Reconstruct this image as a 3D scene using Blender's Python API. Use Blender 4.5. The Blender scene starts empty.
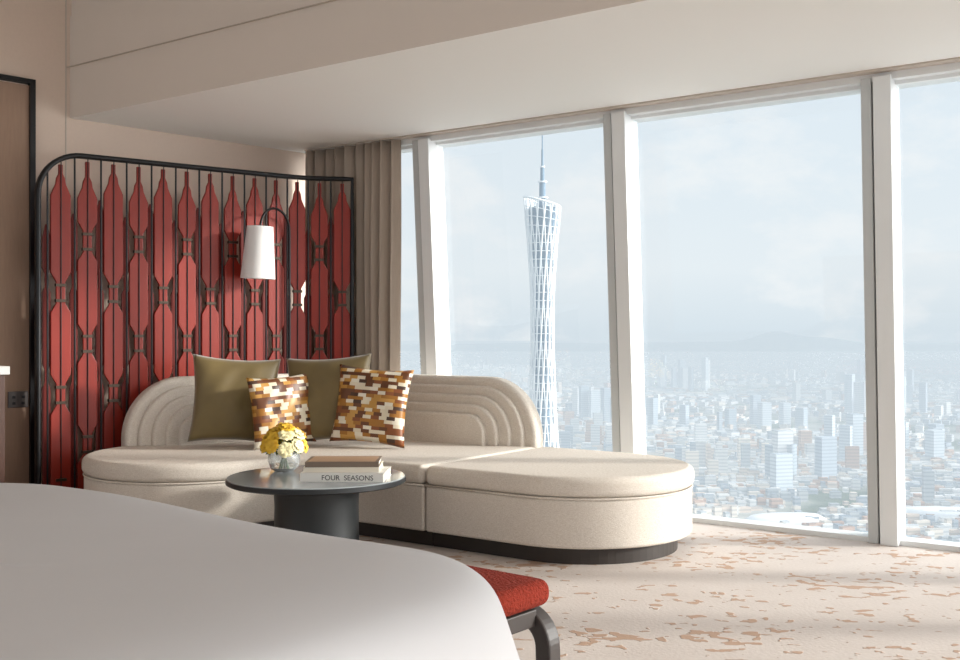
import bpy, bmesh, math, random
from mathutils import Vector, Matrix
random.seed(7)
scn=bpy.context.scene
scn.view_settings.view_transform='Standard'
scn.view_settings.look='None'
scn.view_settings.exposure=.78
col=scn.collection
# ------------------------------------------------------------ materials
def s2l(c):
    return tuple(((x/255)/12.92 if x/255<=.04045 else (((x/255)+.055)/1.055)**2.4) for x in c)
def newmat(name):
    m=bpy.data.materials.new(name); m.use_nodes=True
    nt=m.node_tree; b=nt.nodes['Principled BSDF']; return m,nt,b
def mat(name,rgb,rough=.6,metal=0,noise=0,nscale=20,bump=0,bscale=200,sheen=0,spec=.5,stretch=(1,1,1)):
    m,nt,b=newmat(name); c=s2l(rgb)+(1,)
    b.inputs['Base Color'].default_value=c
    b.inputs['Roughness'].default_value=rough
    b.inputs['Metallic'].default_value=metal
    b.inputs['Specular IOR Level'].default_value=spec
    if sheen: b.inputs['Sheen Weight'].default_value=sheen
    tc=nt.nodes.new('ShaderNodeTexCoord')
    mp=nt.nodes.new('ShaderNodeMapping'); mp.inputs['Scale'].default_value=stretch
    nt.links.new(tc.outputs['Object'],mp.inputs['Vector'])
    if noise:
        n=nt.nodes.new('ShaderNodeTexNoise'); n.inputs['Scale'].default_value=nscale; n.inputs['Detail'].default_value=4
        nt.links.new(mp.outputs['Vector'],n.inputs['Vector'])
        mx=nt.nodes.new('ShaderNodeMix'); mx.data_type='RGBA'
        mx.inputs[6].default_value=tuple(max(0,x*(1-noise)) for x in c[:3])+(1,)
        mx.inputs[7].default_value=tuple(min(1,x*(1+noise)) for x in c[:3])+(1,)
        nt.links.new(n.outputs['Fac'],mx.inputs[0]); nt.links.new(mx.outputs[2],b.inputs['Base Color'])
    if bump:
        n2=nt.nodes.new('ShaderNodeTexNoise'); n2.inputs['Scale'].default_value=bscale; n2.inputs['Detail'].default_value=3
        nt.links.new(mp.outputs['Vector'],n2.inputs['Vector'])
        bp=nt.nodes.new('ShaderNodeBump'); bp.inputs['Strength'].default_value=bump; bp.inputs['Distance'].default_value=.01
        nt.links.new(n2.outputs['Fac'],bp.inputs['Height']); nt.links.new(bp.outputs['Normal'],b.inputs['Normal'])
    return m
M={}
M['soffit']=mat('paint_soffit',(242,239,234),.8)
M['fascia']=mat('paint_fascia',(224,213,202),.7,noise=.03,nscale=3)
M['seam']=mat('fascia_seam',(194,182,170),.7)
M['wall']=mat('wallcovering',(214,194,178),.7,noise=.04,nscale=60,bump=.1)
M['panel']=mat('woven_panel',(150,123,104),.8,noise=.12,nscale=80,stretch=(1,1,.1))
M['black']=mat('black_metal',(30,30,32),.35,metal=.4)
M['red']=mat('red_lacquer',(138,38,24),.38,noise=.22,nscale=9,stretch=(1,1,.3),spec=.4)
M['red2']=mat('red_lacquer_deep',(104,28,20),.45,noise=.14,nscale=9,stretch=(1,1,.3),spec=.3)
M['bronze']=mat('bronze_clip',(70,58,48),.35,metal=.6)
M['plinth']=mat('dark_plinth',(48,40,35),.5)
M['bed']=mat('bed_linen',(200,200,202),.75,bump=.22,bscale=5,noise=.03,nscale=3)
M['mattress']=mat('mattress_ticking',(220,215,208),.8)
M['curtain']=mat('curtain_linen',(172,157,143),.9,noise=.10,nscale=120,stretch=(1,1,.1))
M['olive']=mat('olive_velvet',(112,94,52),.5,noise=.30,nscale=6,sheen=.4)
M['frame']=mat('window_frame_paint',(230,232,232),.4)
M['frame2']=mat('window_frame_grey',(196,199,199),.4)
M['tabletop']=mat('table_top_stone',(160,166,168),.06,spec=.8,noise=.05,nscale=4)
M['tablebase']=mat('table_base_lacquer',(30,34,36),.45,noise=.1,nscale=30)
M['shade']=mat('lamp_shade_linen',(236,234,232),.8)
M['book1']=mat('book_cover_tan',(180,146,116),.5)
M['book2']=mat('book_cover_white',(230,228,222),.5)
M['book3']=mat('book_cover_dark',(120,104,90),.5)
M['pages']=mat('book_pages',(224,216,200),.8)
M['ink']=mat('ink',(40,40,40),.6)
M['yellow']=mat('petal_yellow',(238,192,60),.6,noise=.12,nscale=40)
M['white']=mat('petal_white',(240,230,180),.6)
M['leaf']=mat('leaf',(80,112,54),.5)
M['redfab']=mat('bench_red_boucle',(124,42,28),.95,noise=.45,nscale=110,bump=1.0,bscale=110,spec=.2)
M['darkwood']=mat('dark_wood',(54,47,44),.45,noise=.15,nscale=20,stretch=(1,1,.2))
M['walnut']=mat('cabinet_walnut',(84,52,38),.4,noise=.2,nscale=20,stretch=(1,1,.1))
M['stone']=mat('white_counter',(236,234,231),.3)
M['outlet']=mat('outlet_plate',(72,64,62),.4)
M['ceil']=mat('ceiling_paint',(232,226,218),.8)
def sofafabric():
    m,nt,b=newmat('sofa_woven_fabric'); L=nt.links.new; N=nt.nodes.new
    tc=N('ShaderNodeTexCoord')
    n1=N('ShaderNodeTexNoise'); n1.inputs['Scale'].default_value=190; n1.inputs['Detail'].default_value=3; L(tc.outputs['Object'],n1.inputs['Vector'])
    mp=N('ShaderNodeMapping'); mp.inputs['Scale'].default_value=(1,1,6); L(tc.outputs['Object'],mp.inputs[0])
    n2=N('ShaderNodeTexNoise'); n2.inputs['Scale'].default_value=70; n2.inputs['Detail'].default_value=3; L(mp.outputs[0],n2.inputs['Vector'])
    a=N('ShaderNodeMath'); a.operation='ADD'; L(n1.outputs['Fac'],a.inputs[0]); L(n2.outputs['Fac'],a.inputs[1])
    r=N('ShaderNodeValToRGB'); r.color_ramp.elements[0].position=.35; r.color_ramp.elements[0].color=s2l((203,192,179))+(1,); r.color_ramp.elements[1].position=.65; r.color_ramp.elements[1].color=s2l((228,220,210))+(1,)
    h=N('ShaderNodeMath'); h.operation='MULTIPLY'; h.inputs[1].default_value=.5; L(a.outputs[0],h.inputs[0]); L(h.outputs[0],r.inputs[0]); L(r.outputs[0],b.inputs['Base Color'])
    b.inputs['Roughness'].default_value=1; b.inputs['Specular IOR Level'].default_value=.1
    bp=N('ShaderNodeBump'); bp.inputs['Strength'].default_value=.35; bp.inputs['Distance'].default_value=.004; L(a.outputs[0],bp.inputs['Height']); L(bp.outputs[0],b.inputs['Normal'])
    return m
M['sofa']=sofafabric()
def glassmat():
    m=bpy.data.materials.new('window_glass'); m.use_nodes=True; nt=m.node_tree; nt.nodes.clear()
    o=nt.nodes.new('ShaderNodeOutputMaterial'); mx=nt.nodes.new('ShaderNodeMixShader'); t=nt.nodes.new('ShaderNodeBsdfTransparent'); g=nt.nodes.new('ShaderNodeBsdfGlossy')
    g.inputs['Roughness'].default_value=.01; t.inputs[0].default_value=(.97,.985,.99,1); mx.inputs[0].default_value=.02
    nt.links.new(t.outputs[0],mx.inputs[1]); nt.links.new(g.outputs[0],mx.inputs[2]); nt.links.new(mx.outputs[0],o.inputs[0]); return m
M['glass']=glassmat()
def vaseglass():
    m,nt,b=newmat('vase_glass'); b.inputs['Base Color'].default_value=(.93,.96,.96,1); b.inputs['Transmission Weight'].default_value=.85; b.inputs['Roughness'].default_value=.05; return m
M['vase']=vaseglass()
def emis(name,rgb,s):
    m,nt,b=newmat(name); b.inputs['Emission Color'].default_value=rgb+(1,); b.inputs['Emission Strength'].default_value=s; return m
M['fillglow']=emis('ceiling_fill_glow',(1,.93,.84),2)  # glowing disc of the added ceiling fill lights
# carpet
def carpet():
    m,nt,b=newmat('carpet_patterned'); L=nt.links.new; N=nt.nodes.new
    tc=N('ShaderNodeTexCoord'); mp=N('ShaderNodeMapping'); mp.inputs['Rotation'].default_value=(0,0,.15); mp.inputs['Scale'].default_value=(1,1.4,1)
    L(tc.outputs['Object'],mp.inputs['Vector'])
    n1=N('ShaderNodeTexNoise'); n1.inputs['Scale'].default_value=12; n1.inputs['Detail'].default_value=2.0; n1.inputs['Roughness'].default_value=.5; n1.inputs['Distortion'].default_value=.3
    n2=N('ShaderNodeTexNoise'); n2.inputs['Scale'].default_value=1.6; n2.inputs['Detail'].default_value=2
    L(mp.outputs[0],n1.inputs['Vector']); L(mp.outputs[0],n2.inputs['Vector'])
    a=N('ShaderNodeMath'); a.operation='MULTIPLY_ADD'; a.inputs[1].default_value=.7; L(n2.outputs['Fac'],a.inputs[0]); L(n1.outputs['Fac'],a.inputs[2])
    r=N('ShaderNodeValToRGB'); e=r.color_ramp.elements; e[0].position=.963; e[0].color=(0,0,0,1); e[1].position=.985; e[1].color=(1,1,1,1)
    L(a.outputs[0],r.inputs[0])
    n3=N('ShaderNodeTexNoise'); n3.inputs['Scale'].default_value=60; L(tc.outputs['Object'],n3.inputs['Vector'])
    n4=N('ShaderNodeTexNoise'); n4.inputs['Scale'].default_value=3.5; n4.inputs['Detail'].default_value=5; L(mp.outputs[0],n4.inputs['Vector'])
    mixf=N('ShaderNodeMath'); mixf.operation='MULTIPLY_ADD'; mixf.inputs[1].default_value=.5; L(n3.outputs['Fac'],mixf.inputs[0]); 
    h=N('ShaderNodeMath'); h.operation='MULTIPLY'; h.inputs[1].default_value=.5; L(n4.outputs['Fac'],h.inputs[0]); L(h.outputs[0],mixf.inputs[2])
    base=N('ShaderNodeMix'); base.data_type='RGBA'; base.inputs[6].default_value=s2l((192,179,170))+(1,); base.inputs[7].default_value=s2l((220,211,204))+(1,); L(mixf.outputs[0],base.inputs[0])
    mx=N('ShaderNodeMix'); mx.data_type='RGBA'; L(r.outputs[0],mx.inputs[0]); L(base.outputs[2],mx.inputs[6]); mx.inputs[7].default_value=s2l((184,154,132))+(1,)
    L(mx.outputs[2],b.inputs['Base Color']); b.inputs['Roughness'].default_value=.95
    bp=N('ShaderNodeBump'); bp.inputs['Strength'].default_value=.5; bp.inputs['Distance'].default_value=.01
    mm=N('ShaderNodeMath'); mm.operation='MULTIPLY_ADD'; mm.inputs[1].default_value=.3; L(n3.outputs['Fac'],mm.inputs[0]); L(r.outputs[0],mm.inputs[2]); L(mm.outputs[0],bp.inputs['Height']); L(bp.outputs[0],b.inputs['Normal'])
    return m
M['carpet']=carpet()
# patterned cushion: horizontal bars
def barpat():
    m,nt,b=newmat('woven_bar_pattern'); L=nt.links.new; N=nt.nodes.new
    tc=N('ShaderNodeTexCoord'); sp=N('ShaderNodeSeparateXYZ'); L(tc.outputs['Object'],sp.inputs[0])
    def mth(op,a,bv):
        x=N('ShaderNodeMath'); x.operation=op
        for i,v in enumerate((a,bv)):
            if v is None: continue
            if isinstance(v,(int,float)): x.inputs[i].default_value=v
            else: L(v,x.inputs[i])
        return x.outputs[0]
    row=mth('FLOOR',mth('MULTIPLY',sp.outputs['Z'],44),None)
    wn=N('ShaderNodeTexWhiteNoise'); wn.noise_dimensions='1D'; L(row,wn.inputs['W'])
    u=mth('ADD',mth('MULTIPLY',sp.outputs['X'],19),mth('MULTIPLY',wn.outputs['Value'],5))
    cx=N('ShaderNodeCombineXYZ'); L(mth('FLOOR',u,None),cx.inputs[0]); L(row,cx.inputs[1])
    w2=N('ShaderNodeTexWhiteNoise'); w2.noise_dimensions='2D'; L(cx.outputs[0],w2.inputs['Vector'])
    r=N('ShaderNodeValToRGB'); r.color_ramp.interpolation='CONSTANT'
    cols=[(0,(218,206,182)),(.22,(158,106,36)),(.42,(100,58,30)),(.56,(190,142,68)),(.72,(130,74,36)),(.84,(224,216,198)),(.94,(70,46,32))]
    el=r.color_ramp.elements; el[0].position=0; el[0].color=s2l(cols[0][1])+(1,); el[1].position=cols[1][0]; el[1].color=s2l(cols[1][1])+(1,)
    for p,c in cols[2:]:
        e=el.new(p); e.color=s2l(c)+(1,)
    L(w2.outputs['Value'],r.inputs[0]); L(r.outputs[0],b.inputs['Base Color']); b.inputs['Roughness'].default_value=.42
    return m
M['bars']=barpat()
# haze material (aerial perspective from true world distance)
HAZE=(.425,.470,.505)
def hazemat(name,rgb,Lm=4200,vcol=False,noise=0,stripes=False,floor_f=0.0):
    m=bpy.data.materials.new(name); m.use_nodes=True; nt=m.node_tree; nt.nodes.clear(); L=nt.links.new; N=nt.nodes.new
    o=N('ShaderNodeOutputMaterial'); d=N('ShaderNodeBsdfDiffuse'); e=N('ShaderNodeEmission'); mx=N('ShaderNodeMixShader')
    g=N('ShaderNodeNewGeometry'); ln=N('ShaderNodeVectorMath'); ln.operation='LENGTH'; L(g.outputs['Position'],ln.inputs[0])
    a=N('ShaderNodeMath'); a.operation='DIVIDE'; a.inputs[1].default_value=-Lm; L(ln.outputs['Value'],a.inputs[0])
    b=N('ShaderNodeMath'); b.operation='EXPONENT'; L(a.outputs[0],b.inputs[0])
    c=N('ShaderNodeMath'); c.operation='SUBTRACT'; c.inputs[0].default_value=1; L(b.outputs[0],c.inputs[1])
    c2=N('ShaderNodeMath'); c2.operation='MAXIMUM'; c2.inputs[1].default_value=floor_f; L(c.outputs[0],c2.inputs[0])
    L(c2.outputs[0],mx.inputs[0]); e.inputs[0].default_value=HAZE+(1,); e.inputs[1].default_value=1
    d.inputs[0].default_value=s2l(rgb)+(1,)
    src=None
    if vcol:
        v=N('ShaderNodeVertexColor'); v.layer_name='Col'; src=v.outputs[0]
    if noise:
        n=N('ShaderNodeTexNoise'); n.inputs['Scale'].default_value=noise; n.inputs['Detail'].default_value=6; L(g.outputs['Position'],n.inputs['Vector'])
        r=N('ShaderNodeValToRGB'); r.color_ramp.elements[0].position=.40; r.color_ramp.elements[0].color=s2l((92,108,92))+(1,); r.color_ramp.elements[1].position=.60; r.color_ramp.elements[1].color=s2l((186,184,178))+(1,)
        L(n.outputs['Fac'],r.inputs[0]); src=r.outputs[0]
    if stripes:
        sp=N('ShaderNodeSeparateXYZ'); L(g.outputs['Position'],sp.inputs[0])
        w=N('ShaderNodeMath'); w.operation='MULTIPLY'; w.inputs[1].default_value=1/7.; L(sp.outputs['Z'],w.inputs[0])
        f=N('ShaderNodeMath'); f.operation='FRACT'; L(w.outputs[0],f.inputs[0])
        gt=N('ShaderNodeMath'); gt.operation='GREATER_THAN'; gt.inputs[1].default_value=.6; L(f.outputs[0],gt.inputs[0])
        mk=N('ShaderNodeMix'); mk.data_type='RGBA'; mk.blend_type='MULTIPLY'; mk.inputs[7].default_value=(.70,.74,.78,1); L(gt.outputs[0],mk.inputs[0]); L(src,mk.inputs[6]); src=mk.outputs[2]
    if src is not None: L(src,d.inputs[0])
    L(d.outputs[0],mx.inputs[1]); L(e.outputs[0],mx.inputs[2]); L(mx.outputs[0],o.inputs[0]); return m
# ------------------------------------------------------------ helpers
W=Vector((.8126,-.5828,0)); Nn=Vector((.5828,.8126,0))        # along window wall / outward
D=Vector((.7931,.6091,0)); Mm=Vector((.6091,-.7931,0))        # along screen / into the room
WD=Vector((.7016,.7126,0)); WN=Vector((.7126,-.7016,0)); WP=Vector((-2.785,7.08,0))
def AN(a,n,z=0): v=W*a+Nn*n; return Vector((v.x,v.y,z))
def BM(b,m,z=0): v=D*b+Mm*m; return Vector((v.x,v.y,z))
def WL(s,o,z=0): v=WP+WD*s+WN*o; return Vector((v.x,v.y,z))
def mk(name,verts,faces,m,smooth=False,parent=None):
    me=bpy.data.meshes.new(name); me.from_pydata([tuple(v) for v in verts],[],faces); me.update()
    o=bpy.data.objects.new(name,me); col.objects.link(o)
    if m: me.materials.append(m)
    bm=bmesh.new(); bm.from_mesh(me); bmesh.ops.recalc_face_normals(bm,faces=bm.faces); bm.to_mesh(me); bm.free()
    if smooth:
        for p in me.polygons: p.use_smooth=True
    if parent: o.parent=parent
    return o
def empty(name,loc=(0,0,0)):
    o=bpy.data.objects.new(name,None); o.location=loc; o.empty_display_size=.1; col.objects.link(o); return o
def setpar(o,p):
    o.parent=p; 
    o.matrix_parent_inverse=Matrix.Translation(-Vector(p.location)); return o
def prism(name,pts,z0,z1,m,parent=None,bevel=0,seg=4,smooth=False,ang=35):
    k=len(pts); v=[(p[0],p[1],z0) for p in pts]+[(p[0],p[1],z1) for p in pts]
    f=[list(range(k))[::-1],[k+i for i in range(k)]]+[[i,(i+1)%k,k+(i+1)%k,k+i] for i in range(k)]
    o=mk(name,v,f,m,smooth)
    if bevel:
        b=o.modifiers.new('b','BEVEL'); b.width=bevel; b.segments=seg; b.limit_method='ANGLE'; b.angle_limit=math.radians(ang)
        for p in o.data.polygons: p.use_smooth=True
        o.modifiers.new('wn','WEIGHTED_NORMAL')
    if parent: setpar(o,parent)
    return o
def hexa(name,c8,m,parent=None,bevel=0):
    f=[[0,3,2,1],[4,5,6,7],[0,1,5,4],[1,2,6,5],[2,3,7,6],[3,0,4,7]]
    o=mk(name,c8,f,m)
    if bevel:
        b=o.modifiers.new('b','BEVEL'); b.width=bevel; b.segments=3
    if parent: setpar(o,parent)
    return o
def boxf(fn,a0,a1,b0,b1,z0,z1,name,m,parent=None,bevel=0):
    c=[fn(a0,b0,z0),fn(a1,b0,z0),fn(a1,b1,z0),fn(a0,b1,z0),fn(a0,b0,z1),fn(a1,b0,z1),fn(a1,b1,z1),fn(a0,b1,z1)]
    return hexa(name,c,m,parent,bevel)
def lathe(name,prof,m,loc=(0,0,0),seg=48,parent=None,smooth=True,rot=None):
    v=[];f=[]
    R=rot or Matrix.Identity(3)
    for r,z in prof:
        for i in range(seg):
            t=2*math.pi*i/seg; v.append(Vector(loc)+R@Vector((r*math.cos(t),r*math.sin(t),z)))
    for j in range(len(prof)-1):
        for i in range(seg): f.append([j*seg+i,j*seg+(i+1)%seg,(j+1)*seg+(i+1)%seg,(j+1)*seg+i])
    f.append([i for i in range(seg)][::-1]); f.append([(len(prof)-1)*seg+i for i in range(seg)])
    o=mk(name,v,f,m,smooth)
    if smooth:
        e=o.modifiers.new('es','EDGE_SPLIT'); e.split_angle=math.radians(40)
    if parent: setpar(o,parent)
    return o
def tube(name,pts,r,m,parent=None,cyc=False,res=4,sq=False):
    cu=bpy.data.curves.new(name,'CURVE'); cu.dimensions='3D'; cu.bevel_depth=r; cu.bevel_resolution=res; cu.use_fill_caps=True
    s=cu.splines.new('POLY'); s.points.add(len(pts)-1); s.use_cyclic_u=cyc
    for i,p in enumerate(pts): s.points[i].co=(p[0],p[1],p[2],1)
    cu.materials.append(m); o=bpy.data.objects.new(name,cu); col.objects.link(o)
    if parent: setpar(o,parent)
    return o
# ------------------------------------------------------------ room shell
floor=prism('floor',[WL(-8,-.1),WL(2.2,-.1),AN(6,6.36),AN(6,-3.4),WL(-8,3)],-.12,0,M['carpet'])
wl=boxf(WL,-8,1.98,-.15,0,0,3.6,'wall_left',M['wall'])
ceiling=prism('ceiling',[WL(-8,-.1),WL(.3,-.1),AN(6,4.3),AN(6,-3.4),WL(-8,3)],3.56,3.66,M['ceil'])
sof=prism('ceiling_bulkhead',[WL(.02,0.0),WL(1.98,0.0),AN(6,6.2),AN(6,4.125)],2.65,3.34,M['soffit'])
sof.data.materials.append(M['fascia'])
for p in sof.data.polygons:
    if abs(p.normal.z)<.5 and p.normal.dot(Nn)<-.5: p.material_index=1
boxf(AN,-7.2,6,4.122,4.135,2.987,2.991,'trim_1',M['seam'])
boxf(AN,-5.98,6,5.95,6.02,2.64,2.66,'trim_2',M['seam'])
boxf(AN,-6.0,6,6.02,6.30,2.60,2.66,'trim_3',M['frame'])
boxf(AN,-7.0,6,4.16,4.3,3.34,3.56,'trim_4',M['fascia'])
boxf(WL,-.012,-.004,0,.004,0,3.56,'trim_5',M['seam'])
# windows
BASEN=6.236; HT=2.60
def WN_(a,n,z):  # leaning facade
    return AN(a,n-.156*z/HT,z)
mull=[-6.45,-4.84,-3.239,-1.604,.03,1.66,3.3,4.95]
for i in range(len(mull)-1):
    a0,a1=mull[i],mull[i+1]
    a0m=max(a0,-6.02)
    e=empty('window_%d'%(i+1),AN(a0m,BASEN,0))
    boxf(WN_,a0m,a1,BASEN+.03,BASEN+.036,.03,HT,'glass',M['glass'],e)
    boxf(WN_,a0m,a1,BASEN-.04,BASEN+.09,0,.03,'bottom_rail',M['frame'],e)
    boxf(WN_,a0m,a1,BASEN-.0,BASEN+.07,HT-.02,HT+.02,'top_rail',M['frame'],e)
    if a1<5:
        boxf(WN_,a1-.090,a1-.033,BASEN-.07,BASEN+.09,0,HT+.02,'mullion_stile_a',M['frame2'],e,.004)
        boxf(WN_,a1-.033,a1-.019,BASEN-.04,BASEN+.09,0,HT+.02,'mullion_gasket',M['black'],e)
        boxf(WN_,a1-.019,a1+.078,BASEN-.09,BASEN+.09,0,HT+.02,'mullion_stile_b',M['frame'],e,.004)
pn=empty('door_1',WL(-.8,0,0))
boxf(WL,-1.6,-.26,0,.02,0,2.82,'panel',M['panel'],pn)
boxf(WL,-.262,-.228,0,.045,0,2.86,'jamb',M['black'],pn)
boxf(WL,-1.6,-.228,0,.045,2.83,2.86,'head',M['black'],pn)
ou=empty('wall_outlet',WL(-.33,.03,.765))
boxf(WL,-.40,-.27,.02,.032,.715,.82,'plate',M['outlet'],ou,.003)
for k in range(2):
    for j in range(2): boxf(WL,-.375+k*.06,-.355+k*.06,.032,.035,.735+j*.04,.752+j*.04,'socket_%d%d'%(k,j),M['black'],ou)
cb=empty('sideboard_cabinet',WL(-1.4,.26,0))
boxf(WL,-2.4,-.60,.05,.50,.06,.95,'body',M['walnut'],cb,.004)
boxf(WL,-2.4,-.66,.05,.44,0,.06,'toe_kick',M['black'],cb)
boxf(WL,-2.42,-.58,.05,.522,.95,1.0,'counter',M['stone'],cb,.004)
# ------------------------------------------------------------ curtain
cv=[];cf=[];NU=260;NZ=14
for j in range(NZ+1):
    z=.015+2.62*j/NZ
    for i in range(NU+1):
        t=i/NU; a=-5.99+ (0.96)*t
        ph=t*2*math.pi*10+1.2*math.sin(t*8)
        amp=.038+.016*math.sin(t*17)+.008*(1-j/NZ)
        cv.append(AN(a+.012*math.sin(ph*2+.6)+.014*math.sin(z*2+t*9)*(1-j/NZ),5.975+amp*math.sin(ph+.3*math.sin(z*1.6+t*11)),z))
for j in range(NZ):
    for i in range(NU):
        q=j*(NU+1)+i; cf.append([q,q+1,q+NU+2,q+NU+1])
ct=mk('window_curtain',cv,cf,M['curtain'],True); ct.modifiers.new('s','SOLIDIFY').thickness=.004
# ------------------------------------------------------------ red screen
SP=[Vector((-2.83,6.72)),Vector((-2.519,6.96)),Vector((-1.93,7.412)),Vector((-1.42,7.80)),Vector((-1.30,7.868)),Vector((-1.15,7.905)),Vector((-.965,7.93))]
cum=[0]
for i in range(1,len(SP)): cum.append(cum[-1]+(SP[i]-SP[i-1]).length)
LT=cum[-1]
def sp(s):
    s=max(0,min(LT,s))
    for i in range(1,len(SP)):
        if s<=cum[i]+1e-9:
            t=(s-cum[i-1])/(cum[i]-cum[i-1]); p=SP[i-1].lerp(SP[i],t); d=(SP[i]-SP[i-1]).normalized(); return p,d
def S3(s,z,off=0):
    p,d=sp(s); return Vector((p.x+d.y*off,p.y-d.x*off,z))
scr=empty('decorative_room_screen',S3(LT/2,0))
HS=2.36; R=.27
def ztop(s): 
    return HS if s>R else HS-R+math.sqrt(max(0,R*R-(R-s)**2))
fp=[(0,0.02)]+[(0,z) for z in (.8,1.6,HS-R)]
for i in range(1,13):
    t=math.pi/2*i/12; fp.append((R-R*math.cos(t),HS-R+R*math.sin(t)))
k=30
for i in range(1,k+1): fp.append((R+(LT-R)*i/k,HS))
fp+=[(LT,1.5),(LT,.7),(LT,.02)]
for off in (-.012,.012): tube('frame',[S3(s,z,off) for s,z in fp],.017,M['black'],scr)
tube('bottom_rail',[S3(LT*i/30,.03) for i in range(31)],.018,M['black'],scr)
pitch=.170; s0=.140
NC=13
def panel(s,prof,name,off=.0,th=.010,m=None,bev=True):
    v=[];f=[]
    for z,h in prof:
        for sx in (-h,h):
            for o_ in (off-th,off+th): v.append(S3(s+sx,z,o_))
    for i in range(len(prof)-1):
        b=4*i;t=b+4
        f+= [[b,b+2,t+2,t],[b+1,t+1,t+3,b+3],[b,t,t+1,b+1],[b+2,b+3,t+3,t+2]]
    f.append([0,1,3,2]); n=4*(len(prof)-1); f.append([n,n+2,n+3,n+1])
    o=mk(name,v,f,m or M['red'],parent=None)
    if bev:
        b=o.modifiers.new('b','BEVEL'); b.width=.005; b.segments=2; b.limit_method='ANGLE'; b.angle_limit=math.radians(50)
    return o
WD_,NR_=.064,.030
WA=([1.46,.80,.20],[1.80,1.13,.47])
def gen(top,i):
    drop=.03 if i%2==0 else .07
    pr=[(top,.014),(top-drop-.03,.014),(top-drop-.06,.028),(top-drop-.10,.034),(top-drop-.17,WD_)]
    for wz in WA[i%2]:
        if wz<.25: break
        pr+=[(wz+.13,WD_),(wz+.07,NR_),(wz-.07,NR_),(wz-.13,WD_)]
    pr+=[(.06,WD_)]
    return pr
for i in range(NC):
    s=s0+pitch*i
    if s+.06>LT: break
    tp=ztop(s)-.035
    o=panel(s,gen(tp,i),'red_slat_%d'%i); setpar(o,scr)
    tube('rib_%d'%i,[S3(s,.03,.014),S3(s,ztop(s)-.02,.014)],.0035,M['black'],scr,res=1)
    for wz in WA[i%2]:
        for dz in (-.05,.05):
            a=S3(s-.034,wz+dz-.010,-.012); b=S3(s+.034,wz+dz-.010,-.012); a2=S3(s-.034,wz+dz-.010,.022); b2=S3(s+.034,wz+dz-.010,.022)
            u=Vector((0,0,.018)); hexa('clip',[a,b,b2,a2,a+u,b+u,b2+u,a2+u],M['bronze'],scr)
for i in range(NC+1):
    s=s0+pitch*(i-.5)
    if s<.03 or s>LT-.03: continue
    tube('rod_%d'%i,[S3(s,.03,.016),S3(s,ztop(s),.016)],.0065,M['black'],scr,res=2)
    ztp=1.98 if i%2 else 2.08
    if s<.12: ztp=1.9
    o=panel(s,[(ztp,.006),(ztp-.09,.026),(1.62,.026),(1.58,.010),(1.50,.010),(1.46,.026),(1.0,.026),(.96,.010),(.88,.010),(.84,.026),(.06,.026)],'filler_slat_%d'%i,off=-.012,th=.006,m=M['red2'],bev=False); setpar(o,scr)
# ------------------------------------------------------------ sofa
sofa=empty('curved_sectional_sofa',(-.6,6.6,0))
def arc(c,r,a0,a1,n=20): return [Vector((c[0]+r*math.cos(a0+(a1-a0)*i/n),c[1]+r*math.sin(a0+(a1-a0)*i/n))) for i in range(n+1)]
angW=math.atan2(W.y,W.x)
def chaise(ins,cut=-3.66):
    r=.62-ins; c=AN(-3.015,5.19)
    pts=[AN(cut+.004,5.19-r)]
    pts+=arc(c,r,angW-math.pi/2,angW+math.pi/2,36)
    pts+=[AN(cut+.004,5.19+r)]
    return pts
def solve(m,n):
    det=Mm.x*Nn.y-Mm.y*Nn.x
    return Vector(((m*Nn.y-Mm.y*n)/det,(Mm.x*n-m*Nn.x)/det))
def main_(ins,cut=-3.66):
    nf=4.57+ins; mf=-5.635-ins; nb=5.83-ins; mb=-6.91+ins
    pts=[AN(cut-.004,nf)]
    rf=.35+ins
    cc=solve(mf+rf,nf-rf)
    a1=math.atan2(Nn.y,Nn.x); a2=math.atan2(-Mm.y,-Mm.x)
    if a2<a1: a2+=2*math.pi
    pts+=arc(cc,rf,a1,a2,14)
    r=.637-ins; c2=BM(2.565,-6.2725)
    a0=math.atan2(Mm.y,Mm.x)
    pts+=arc(c2,r,a0,a0-math.pi,36)
    pts.append(solve(mb,5.55))
    pts.append(solve(-6.72+ins,nb))
    pts.append(AN(cut-.004,nb))
    return pts
for nm,fn in (('chaise',chaise),('corner',main_)):
    prism(nm+'_plinth',fn(.08),0,.10,M['plinth'],sofa)
    prism(nm+'_body',fn(0),.092,.348,M['sofa'],sofa,bevel=.018,seg=4)
    prism(nm+'_seat_cushion',fn(-.012),.352,.462,M['sofa'],sofa,bevel=.04,seg=6)
    tube(nm+'_piping',[Vector((p[0],p[1],.350)) for p in fn(.0)],.006,M['sofa'],sofa,cyc=True,res=2)
def archback(name,fn,end,sgn,inner,outerface,infront,thick=.12):
    layers=5
    for L in range(layers):
        ins=L*.070
        top=.905-ins*.86; rad=max(.10,.40-ins*.95); e=end-sgn*ins*1.1
        z0=.38
        prof=[(inner,z0),(inner,top)]
        for i in range(0,19):
            t=math.pi/2*i/18
            prof.append((e-sgn*rad+sgn*rad*math.sin(t), top-rad+rad*math.cos(t)))
        prof.append((e,z0))
        d0=outerface; d1=outerface+infront*(thick+.038*L)
        if L: d0=outerface+infront*(thick-.02)
        k=len(prof)
        v=[fn(a,d0,z) for a,z in prof]+[fn(a,d1,z) for a,z in prof]
        f=[list(range(k)),[k+i for i in range(k)]]+[[i,(i+1)%k,k+(i+1)%k,k+i] for i in range(k)]
        o=mk(name+'_%d'%L,v,f,M['sofa'],True)
        b=o.modifiers.new('b','BEVEL'); b.width=.035 if L==0 else .018; b.segments=6; b.limit_method='ANGLE'; b.angle_limit=math.radians(40)
        o.modifiers.new('wn','WEIGHTED_NORMAL'); setpar(o,sofa)
aE=W.dot(Vector((.4265,6.89,0)))
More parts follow.
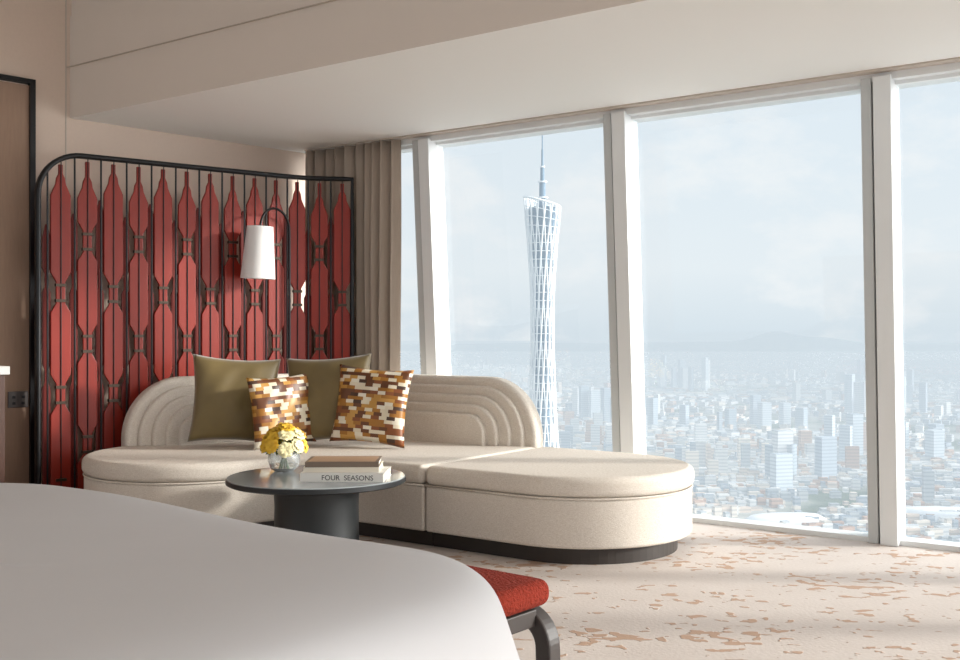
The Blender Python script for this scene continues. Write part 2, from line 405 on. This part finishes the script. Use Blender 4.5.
archback('backrest_right',AN,aE,1,-5.32,5.85,-1)
archback('backrest_left',BM,2.33,-1,3.74,-6.93,1)
# ------------------------------------------------------------ cushions
def cushion(name,loc,size,th,m,rz,lean,roll=0,bars=False):
    n=28; v=[];f=[]
    for side in (1,-1):
        for j in range(n+1):
            for i in range(n+1):
                x=-1+2*i/n; y=-1+2*j/n
                e=max(0,(1-abs(x)**2.6))*max(0,(1-abs(y)**2.6))
                h=th*.5*(e**.42)
                pinx=x*(1-.09*(1-abs(y)**2)*abs(x)**3); piny=y*(1-.09*(1-abs(x)**2)*abs(y)**3)
                h+=(.006*math.sin(5*x+3*y+rz*9)+.004*math.sin(11*x-7*y+rz*5))*e
                v.append((pinx*size/2,-side*h,piny*size/2))
    N1=(n+1)**2
    for side in (0,1):
        for j in range(n):
            for i in range(n):
                q=side*N1+j*(n+1)+i; f.append([q,q+1,q+n+2,q+n+1])
    o=mk(name,v,f,m,True)
    bm=bmesh.new(); bm.from_mesh(o.data); bmesh.ops.remove_doubles(bm,verts=bm.verts,dist=.0006); bmesh.ops.recalc_face_normals(bm,faces=bm.faces); bm.to_mesh(o.data); bm.free()
    Rm=Matrix.Rotation(rz,4,'Z')@Matrix.Rotation(lean,4,'X')@Matrix.Rotation(roll,4,'Y')
    lo=min((Rm@vv.co).z for vv in o.data.vertices)
    o.matrix_world=Matrix.Translation((loc[0],loc[1],.463-lo))@Rm
    return o
cushion('throw_pillow',(-1.60,6.86,0),.57,.17,M['olive'],.35,-.14,.07)
cushion('throw_pillow',(-1.275,6.76,0),.46,.13,M['bars'],.72,-.14,-.05)
cushion('throw_pillow',(-.995,6.93,0),.58,.18,M['olive'],-.1,-.18,-.06)
cushion('throw_pillow',(-.70,6.78,0),.51,.15,M['bars'],-.22,-.2,.07)
# ------------------------------------------------------------ lamp
lp=empty('arc_floor_lamp',(-1.40,7.74,0))
base=Vector((-1.405,7.745,0)); tip=Vector((-1.56,7.46,0))
pts=[base+Vector((0,0,.02)),base+Vector((0,0,1.0)),base+Vector((0,0,1.93))]
d=(tip-base)
for i in range(1,17):
    t=math.pi*i/16
    pts.append(base+d*.5*(1-math.cos(t))*1.0+Vector((0,0,1.95+.15*math.sin(t))))
pts.append(tip+Vector((0,0,1.90)))
tube('pole',pts,.009,M['black'],lp)
lathe('base_disc',[(.05,0),(.05,.012),(.012,.02)],M['black'],loc=base,parent=lp,seg=32)
sh0=Vector((-1.56,7.45,1.955))
rr=Matrix.Rotation(.05,3,Vector((.3,1,0)).normalized())
lathe('shade',[(.092,0),(.122,-.37),(.119,-.37),(.090,-.006),(.02,-.004)],M['shade'],loc=sh0,parent=lp,seg=40,rot=rr)
lathe('socket',[(.018,.01),(.02,-.07),(.015,-.08)],M['black'],loc=sh0,parent=lp,seg=16,rot=rr)
# ------------------------------------------------------------ coffee table
TC=Vector((-.855,5.5,0))
tb=empty('round_coffee_table',TC)
lathe('top',[(.44,.428),(.458,.432),(.462,.438),(.462,.449),(.459,.452)],M['tabletop'],loc=TC,parent=tb,seg=80)
lathe('rim',[(.455,.418),(.4655,.424),(.4655,.446),(.4635,.447),(.455,.43)],M['tablebase'],loc=TC,parent=tb,seg=80)
lathe('drum_base',[(.235,0),(.24,.01),(.222,.05),(.218,.30),(.222,.38),(.235,.42)],M['tablebase'],loc=TC,parent=tb,seg=64)
VC=Vector((-1.06,5.68,.453))
vs=empty('flower_vase',VC)
lathe('bowl',[(.05,0),(.075,.02),(.088,.06),(.082,.10),(.075,.112),(.071,.11),(.078,.06),(.066,.022),(.04,.012)],M['vase'],loc=VC,parent=vs,seg=40)
def flower(c,r,m,i):
    v=[];f=[]
    ax=(c-(VC+Vector((0,0,.1)))).normalized(); q=ax.to_track_quat('Z','Y').to_matrix()
    for ring,(cnt,tilt,rl) in enumerate(((7,.25,1.0),(6,.7,.85),(5,1.1,.62),(3,1.35,.4))):
        for k in range(cnt):
            t=2*math.pi*(k/cnt)+ring*.5; b=len(v)
            dirv=Vector((math.cos(t)*math.cos(tilt),math.sin(t)*math.cos(tilt),math.sin(tilt)))
            side=Vector((-math.sin(t),math.cos(t),0)); up=side.cross(dirv)
            for u in range(5):
                uu=u/4
                wdt=r*.55*math.sin(math.pi*(.12+.8*uu))
                cen=dirv*r*rl*uu*1.0-up*(r*.18*math.sin(uu*math.pi))
                for sd in (-1,0,1): v.append(c+q@(cen+side*wdt*sd+up*(-.12*r if sd==0 else .06*r)))
            for u in range(4):
                for sd in range(2):
                    p=b+u*3+sd; f.append([p,p+1,p+4,p+3])
    o=mk('bloom_%d'%i,v,f,m,True); setpar(o,vs)
random.seed(3)
k=0
for ph,cnt,rad,zz in ((0,10,.098,.135),(.3,8,.078,.185),(.1,5,.045,.215),(0,1,.0,.235)):
    for j in range(cnt):
        t=2*math.pi*j/cnt+ph+random.uniform(-.15,.15)
        c=VC+Vector((rad*math.cos(t),rad*math.sin(t),zz+random.uniform(-.012,.012)))
        flower(c,.046,M['yellow'] if random.random()<.68 else M['white'],k); k+=1
for j in range(11):
    t=2*math.pi*j/11; c=Vector((math.cos(t),math.sin(t),0)); s_=Vector((-math.sin(t),math.cos(t),0))
    b=VC+Vector((0,0,.11)); o=mk('leaf_%d'%j,[b+c*.05,b+c*.09+s_*.02+Vector((0,0,.01)),b+c*.125-Vector((0,0,.012)),b+c*.09-s_*.02+Vector((0,0,.01))],[[0,1,2,3]],M['leaf'])
    setpar(o,vs)
    tube('stem_%d'%j,[VC+Vector((0,0,.02))+c*.03,VC+Vector((0,0,.11))-c*.01,VC+Vector((0,0,.17))+c*.05],.003,M['leaf'],vs,res=1)
# books
bk=empty('book_stack',(-.70,5.47,.453))
def book(cx,cy,z,l,w,h,rz,cover,nm):
    R_=Matrix.Rotation(rz,3,'Z')
    def F(a,b,zz): v=R_@Vector((a,b,0)); return Vector((cx+v.x,cy+v.y,zz))
    t=.003
    boxf(F,-l/2,l/2,-w/2,w/2,z,z+t,nm+'_cover_bottom',cover,bk)
    boxf(F,-l/2,l/2,-w/2,w/2,z+h-t,z+h,nm+'_cover_top',cover,bk)
    boxf(F,-l/2,l/2,-w/2-.001,-w/2+.004,z,z+h,nm+'_spine',cover,bk)
    boxf(F,-l/2+.004,l/2-.004,-w/2+.004,w/2-.005,z+t,z+h-t,nm+'_pages',M['pages'],bk)
    return F
F1=book(-.685,5.40,.4525,.42,.29,.044,-.06,M['book2'],'book_a')
F2=book(-.70,5.42,.4968,.38,.26,.026,.0,M['pages'],'book_b')
F3=book(-.70,5.42,.5230,.37,.26,.026,.03,M['book3'],'book_c')
boxf(lambda a,b,z: Vector((-.70+a,5.42+b,z)),-.17,.17,-.115,.115,.5492,.5500,'book_c_jacket_print',M['book1'],bk)
tx=bpy.data.curves.new('title','FONT'); tx.body='FOUR  SEASONS'; tx.size=.036; tx.extrude=.0004; tx.align_x='CENTER'; tx.materials.append(M['ink'])
to=bpy.data.objects.new('spine_title',tx); col.objects.link(to)
p=F1(.03,-.1465,.4625); to.matrix_world=Matrix.Translation(p)@Matrix.Rotation(-.06,4,'Z')@Matrix.Rotation(math.pi/2,4,'X')
to.parent=bk; to.matrix_parent_inverse=Matrix.Translation(-Vector(bk.location))
# ------------------------------------------------------------ bed
E=Vector((.774,-.633,0)); Q=Vector((.633,.774,0))
def UQ(u,q,z=0): v=E*u+Q*q; return Vector((v.x,v.y,z))
bed=empty('bed',UQ(-2.5,.9))
u0,u1,q0,q1=-3.80,-1.290,-.15,1.955
def rr_pts(off,rad,n=14):
    r=max(.02,rad+off); a0,a1,b0,b1=u0-off,u1+off,q0-off,q1+off
    out=[]
    for (cx,cy,st) in ((a1-r,b1-r,0),(a0+r,b1-r,1),(a0+r,b0+r,2),(a1-r,b0+r,3)):
        for i in range(n+1):
            t=st*math.pi/2+math.pi/2*i/n; out.append((cx+r*math.cos(t),cy+r*math.sin(t)))
        nx={0:((a0+r,b1),(a1-r,b1)),1:((a0,b0+r),(a0,b1-r)),2:((a1-r,b0),(a0+r,b0)),3:((a1,b1-r),(a1,b0+r))}[st]
        (ex,ey),(sx,sy)=nx
        for i in range(1,12): out.append((sx+(ex-sx)*i/12,sy+(ey-sy)*i/12))
    return out
prof=[(-1.0,.712),(-.7,.711),(-.45,.708),(-.28,.702),(-.18,.694),(-.09,.680),(-.05,.66),(-.018,.63),(.002,.58),(.032,.49),(.07,.38),(.085,.2),(.09,.05)]
v=[];f=[]
for off,z in prof:
    ring=rr_pts(off,.45 if off>-.3 else .32)
    for i,(a,b) in enumerate(ring):
        dr=max(0,(.62-z)); wob=.025*dr*(math.sin(i*.9)+.6*math.sin(i*.37+1))
        zz=z+.004*math.sin(a*5+b*2)+.004*math.sin(b*6-a*3)
        v.append(UQ(a+wob,b+wob*.5,zz))
n=len(ring)
for j in range(len(prof)-1):
    for i in range(n): f.append([j*n+i,j*n+(i+1)%n,(j+1)*n+(i+1)%n,(j+1)*n+i])
f.append(list(range(n)))
dv=mk('duvet',v,f,M['bed'],True); setpar(dv,bed)
ss=dv.modifiers.new('s','SUBSURF'); ss.levels=1; ss.render_levels=2
boxf(UQ,u0+.08,u1-.16,q0+.05,q1-.16,.0,.58,'mattress_and_base',M['mattress'],bed,.03)
boxf(UQ,u0-.1,u1+.1,q0-.16,q0-.06,0,1.35,'headboard',M['panel'],bed,.03)
# ------------------------------------------------------------ bench
bn=empty('upholstered_bench',UQ(-2.5,2.34))
ba,bb,bc,bd=-3.15,-1.785,2.12,2.525
o=boxf(UQ,ba,bb,bc,bd,.40,.480,'seat',M['redfab'],bn,.035); o.modifiers['b'].segments=6
for p in o.data.polygons: p.use_smooth=True
def ribbon(pts,hw,hh,nm):
    v=[];f=[]
    for i,p in enumerate(pts):
        a=pts[max(0,i-1)]; b=pts[min(len(pts)-1,i+1)]; t=(b-a).normalized(); nrm=t.cross(Q).normalized()
        for s1,s2 in ((-1,-1),(1,-1),(1,1),(-1,1)): v.append(p+Q*hw*s1+nrm*hh*s2)
    for i in range(len(pts)-1):
        for k in range(4): f.append([4*i+k,4*i+(k+1)%4,4*i+4+(k+1)%4,4*i+4+k])
    f.append([0,1,2,3]); e=4*(len(pts)-1); f.append([e,e+1,e+2,e+3])
    o=mk(nm,v,f,M['darkwood']); b=o.modifiers.new('b','BEVEL'); b.width=.006; b.segments=2; b.limit_method='ANGLE'; setpar(o,bn)
for nm,q in (('far',bd-.03),('near',bc+.03)):
    for nm2,u,sg in (('right',bb,1),('left',ba,-1)):
        pp=[UQ(u-sg*.34,q,.372),UQ(u-sg*.2,q,.372)]
        for i in range(13):
            t=math.pi/2*i/12; pp.append(UQ(u-sg*.09+sg*.09*math.sin(t),q,.372-.09+.09*math.cos(t)))
        pp.append(UQ(u+sg*.004,q,.15)); pp.append(UQ(u+sg*.012,q,.0))
        ribbon(pp,.028,.027,'leg_%s_%s'%(nm,nm2))
for u in (bb-.05,ba+.05):
    boxf(UQ,u-.025,u+.025,bc+.05,bd-.05,.345,.395,'end_rail',M['darkwood'],bn,.004)
for q in (bc+.03,bd-.03): boxf(UQ,ba+.3,bb-.3,q-.02,q+.02,.35,.395,'side_rail',M['darkwood'],bn,.004)
# ------------------------------------------------------------ unseen ceiling fill lights, added to brighten the room
def add_fill(x,y,p,r=.35):
    e=empty('ceiling_fill',(x,y,3.54))
    lathe('fill_ring',[(r+.03,-.06),(r+.03,.02),(r,.02),(r,-.05)],M['frame'],loc=(x,y,3.54),parent=e,seg=40)
    lathe('fill_disc',[(r-.01,-.02),(r-.01,.0)],M['fillglow'],loc=(x,y,3.54),parent=e,seg=40)
    l=bpy.data.lights.new('lamp','AREA'); l.shape='DISK'; l.size=r*2; l.energy=p; l.color=(1,.97,.94)
    o=bpy.data.objects.new('lamp',l); col.objects.link(o); o.location=(x,y,3.50); setpar(o,e)
add_fill(-1.2,4.4,150); add_fill(1.2,2.6,210); add_fill(-1.6,1.2,60)
# ------------------------------------------------------------ exterior
GZ=-300
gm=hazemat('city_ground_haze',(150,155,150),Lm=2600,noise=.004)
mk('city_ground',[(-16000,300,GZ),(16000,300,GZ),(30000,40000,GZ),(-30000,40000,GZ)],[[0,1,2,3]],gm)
random.seed(11)
V=[];F=[];C=[]
TX,TY=95.,1600.
def cbox(x,y,w,d,h,rot,c,zb=GZ):
    if abs(x-TX)<70 and abs(y-TY)<70: return
    b=len(V); cr,sr=math.cos(rot),math.sin(rot)
    for z in (zb,zb+h):
        for dx,dy in ((-w,-d),(w,-d),(w,d),(-w,d)):
            V.append((x+(dx*cr-dy*sr)/2,y+(dx*sr+dy*cr)/2,z))
    for q in ([b,b+1,b+5,b+4],[b+1,b+2,b+6,b+5],[b+2,b+3,b+7,b+6],[b+3,b,b+4,b+7],[b+4,b+5,b+6,b+7]):
        F.append(q); C.append(c)
pal=[(232,230,226),(218,218,216),(200,202,202),(232,220,206),(182,188,192),(244,242,240),(168,178,188),(222,202,186),(196,160,140)]
y=1200
while y<15000:
    cell=max(17,y*.0098)
    x=-.25*y
    while x<.70*y:
        u=math.sin(x*.0031+1)+math.sin(y*.0027+x*.0011)+.8*math.sin(x*.009-y*.007)
        if random.random()<(.85 if u>-.9 else .18):
            w=cell*random.uniform(.4,1.3); d=cell*random.uniform(.35,.8)
            if u>1.3 and random.random()<.12: h=random.uniform(35,70); w=min(w,28); d=min(d,24)
            elif random.random()<.008: h=random.uniform(45,85); w=min(w,32); d=min(d,28)
            else: h=random.uniform(5,20)
            cbox(x+random.uniform(-.3,.3)*cell,y+random.uniform(-.3,.3)*cell,w,d,h,.5+.6*math.sin(x*.0018+y*.0016),s2l(random.choice(pal))+(1,))
        x+=cell
    y+=cell*1.1
for (cx,cy,nn,hh) in ((700,2050,5,95),(900,2500,6,110),(500,3400,6,120),(1500,3900,9,150),(900,3300,6,100),(1250,2450,4,100),(250,3600,5,110),(2000,5200,12,190),(1100,5600,10,180)):
    for _ in range(nn):
        cbox(cx+random.uniform(-150,150),cy+random.uniform(-120,120),random.uniform(20,36),random.uniform(20,30),hh*random.uniform(.6,1.1),random.choice((.3,.9)),s2l(random.choice(((190,200,210),(214,222,228),(178,190,200),(230,230,230))))+(1,))
me=bpy.data.meshes.new('city_buildings'); me.from_pydata(V,[],F); me.update()
ca=me.color_attributes.new('Col','FLOAT_COLOR','CORNER')
arr=[]
for i in range(len(F)):
    for _ in range(4): arr+=list(C[i])
ca.data.foreach_set('color',arr)
co=bpy.data.objects.new('city_buildings',me); col.objects.link(co)
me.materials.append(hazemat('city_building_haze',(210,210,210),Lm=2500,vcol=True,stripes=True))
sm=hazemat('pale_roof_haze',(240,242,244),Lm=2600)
def lowroof(name,cx,cy,rx,ry,h,rot):
    v=[];f=[];n=40
    for (sc,z) in ((1,0),(1,h*.6),(.8,h),(.45,h*.8)):
        for i in range(n):
            t=2*math.pi*i/n; X=rx*sc*math.cos(t);Y=ry*sc*math.sin(t); v.append((cx+X*math.cos(rot)-Y*math.sin(rot),cy+X*math.sin(rot)+Y*math.cos(rot),GZ+z))
    for j in range(3):
        for i in range(n): f.append([j*n+i,j*n+(i+1)%n,(j+1)*n+(i+1)%n,(j+1)*n+i])
    f.append([3*n+i for i in range(n)])
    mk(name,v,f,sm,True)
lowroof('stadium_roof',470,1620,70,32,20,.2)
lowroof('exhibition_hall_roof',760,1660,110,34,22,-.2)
# hills
hv=[];hf=[];nn=160
for i in range(nn+1):
    X=-6000+22000*i/nn; t=i/nn
    h=14*math.sin(t*19)+10*math.sin(t*43+1)+ 190*math.exp(-((X-4900)/420)**2)+110*math.exp(-((X-5700)/500)**2)
    hv+= [(X,17000,GZ),(X,17400,max(-170+h,GZ+20))]
for i in range(nn): hf.append([2*i,2*i+2,2*i+3,2*i+1])
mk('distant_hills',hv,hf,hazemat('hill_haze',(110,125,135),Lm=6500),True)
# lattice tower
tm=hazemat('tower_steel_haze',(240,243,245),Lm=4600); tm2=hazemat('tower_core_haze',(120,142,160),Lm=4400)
tw=empty('lattice_tv_tower',(TX,TY,GZ))
H=500.0
def tr(t):
    pts=[(0,34),(.2,26),(.40,20.0),(.60,17.0),(.72,17.6),(.85,21.5),(1,28)]
    for i in range(1,len(pts)):
        if t<=pts[i][0]:
            a=(t-pts[i-1][0])/(pts[i][0]-pts[i-1][0]); a=a*a*(3-2*a)*.4+a*.6; return pts[i-1][1]+(pts[i][1]-pts[i-1][1])*a
    return pts[-1][1]
vv=[];ff=[]
def strut(p,q,r):
    b=len(vv); d=(q-p).normalized(); s=d.cross(Vector((0,1,.01))).normalized(); u=d.cross(s)
    for c in (p,q):
        for a in (s,u,-s,-u): vv.append(c+a*r)
    for i in range(4): ff.append([b+i,b+(i+1)%4,b+4+(i+1)%4,b+4+i])
def tpt(t,th,tilt=1):
    r=tr(t); z=H*t
    if t>.9: z+= tilt*(t-.9)/.1*8*math.cos(th-math.pi)
    return Vector((TX+r*math.cos(th),TY+r*.85*math.sin(th),GZ+z))
NS=30
for k in range(16):
    th=2*math.pi*k/16
    for i in range(NS): strut(tpt(i/NS,th+1.7*i/NS),tpt((i+1)/NS,th+1.7*(i+1)/NS),1.3)
    for i in range(NS): strut(tpt(i/NS,th-1.6*i/NS),tpt((i+1)/NS,th-1.6*(i+1)/NS),.9)
NR=40
for j in range(NR+1):
    t=j/NR
    for i in range(24): strut(tpt(t,2*math.pi*i/24),tpt(t,2*math.pi*(i+1)/24),.6 if j<NR else 1.8)
o=mk('lattice',vv,ff,tm); setpar(o,tw)
lathe('core',[(12,0),(11,200),(11,380),(16,430),(20,470),(21,492),(4,494)],tm2,loc=(TX,TY,GZ),parent=tw,seg=20)
lathe('antenna',[(7.5,488),(7.5,500),(5,503),(4.6,530),(3.2,532),(3.0,552),(1.8,554),(1.6,580),(1.0,582),(.9,608)],tm2,loc=(TX,TY,GZ),parent=tw,seg=12)
for z,r in ((506,8.5),(530,7),(553,4)): lathe('antenna_deck',[(r,z),(r,z+2.2)],tm,loc=(TX,TY,GZ),parent=tw,seg=16)
# ------------------------------------------------------------ sun direction
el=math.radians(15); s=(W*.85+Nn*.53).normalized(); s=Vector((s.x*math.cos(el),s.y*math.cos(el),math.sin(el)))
# ------------------------------------------------------------ world: hazy sky with broad bright haze around the sun
w=bpy.data.worlds.new('sky'); scn.world=w; w.use_nodes=True; nt=w.node_tree; nt.nodes.clear(); N=nt.nodes.new; L=nt.links.new
o=N('ShaderNodeOutputWorld'); bg=N('ShaderNodeBackground'); tc=N('ShaderNodeTexCoord'); sx=N('ShaderNodeSeparateXYZ'); L(tc.outputs['Generated'],sx.inputs[0])
r=N('ShaderNodeValToRGB'); e=r.color_ramp.elements
e[0].position=0; e[0].color=HAZE+(1,); e[1].position=1; e[1].color=(.37,.43,.50,1)
for p_,c in ((.02,(.45,.49,.52)),(.06,(.495,.525,.545)),(.14,(.475,.515,.545)),(.35,(.43,.485,.535))):
    q=e.new(p_); q.color=c+(1,)
L(sx.outputs['Z'],r.inputs[0])
mp=N('ShaderNodeMapping'); mp.inputs['Scale'].default_value=(3,3,6); mp.inputs['Location'].default_value=(.7,.2,.1); L(tc.outputs['Generated'],mp.inputs[0])
nz=N('ShaderNodeTexNoise'); nz.inputs['Scale'].default_value=2.8; nz.inputs['Detail'].default_value=8; nz.inputs['Roughness'].default_value=.6; L(mp.outputs[0],nz.inputs['Vector'])
cr=N('ShaderNodeValToRGB'); cr.color_ramp.elements[0].position=.48; cr.color_ramp.elements[1].position=.62; L(nz.outputs['Fac'],cr.inputs[0])
sc=N('ShaderNodeMath'); sc.operation='MULTIPLY'; sc.inputs[1].default_value=.7; L(cr.outputs[0],sc.inputs[0])
mx=N('ShaderNodeMix'); mx.data_type='RGBA'; L(sc.outputs[0],mx.inputs[0]); L(r.outputs[0],mx.inputs[6]); mx.inputs[7].default_value=(.55,.556,.56,1)
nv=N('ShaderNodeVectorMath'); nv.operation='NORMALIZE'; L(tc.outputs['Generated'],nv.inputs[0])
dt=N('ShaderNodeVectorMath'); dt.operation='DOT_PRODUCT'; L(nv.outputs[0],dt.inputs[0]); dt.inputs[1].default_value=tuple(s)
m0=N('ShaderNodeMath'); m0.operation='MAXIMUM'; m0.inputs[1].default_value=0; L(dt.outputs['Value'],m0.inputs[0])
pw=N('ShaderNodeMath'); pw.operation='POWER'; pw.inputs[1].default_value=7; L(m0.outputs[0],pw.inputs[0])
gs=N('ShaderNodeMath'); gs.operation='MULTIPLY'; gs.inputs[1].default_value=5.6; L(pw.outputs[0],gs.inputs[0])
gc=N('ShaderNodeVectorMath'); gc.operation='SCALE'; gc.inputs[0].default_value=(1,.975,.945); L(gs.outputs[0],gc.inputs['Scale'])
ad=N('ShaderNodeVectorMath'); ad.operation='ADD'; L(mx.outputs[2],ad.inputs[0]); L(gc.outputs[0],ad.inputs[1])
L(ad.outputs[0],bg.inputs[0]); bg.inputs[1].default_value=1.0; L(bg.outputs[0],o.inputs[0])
sl=bpy.data.lights.new('sun','SUN'); sl.energy=2.5; sl.angle=math.radians(4.5); sl.color=(1,.95,.88)
so=bpy.data.objects.new('sun',sl); col.objects.link(so); so.rotation_mode='QUATERNION'; so.rotation_quaternion=s.to_track_quat('Z','Y'); so.location=(10,10,8)
# camera
cd=bpy.data.cameras.new('camera'); cd.sensor_width=36; cd.lens=1050/960*36; cd.shift_y=.003; cd.clip_end=60000; cd.clip_start=.05
cam=bpy.data.objects.new('camera',cd); col.objects.link(cam); cam.location=(0,0,1.2); cam.rotation_euler=(math.pi/2,0,0); scn.camera=cam
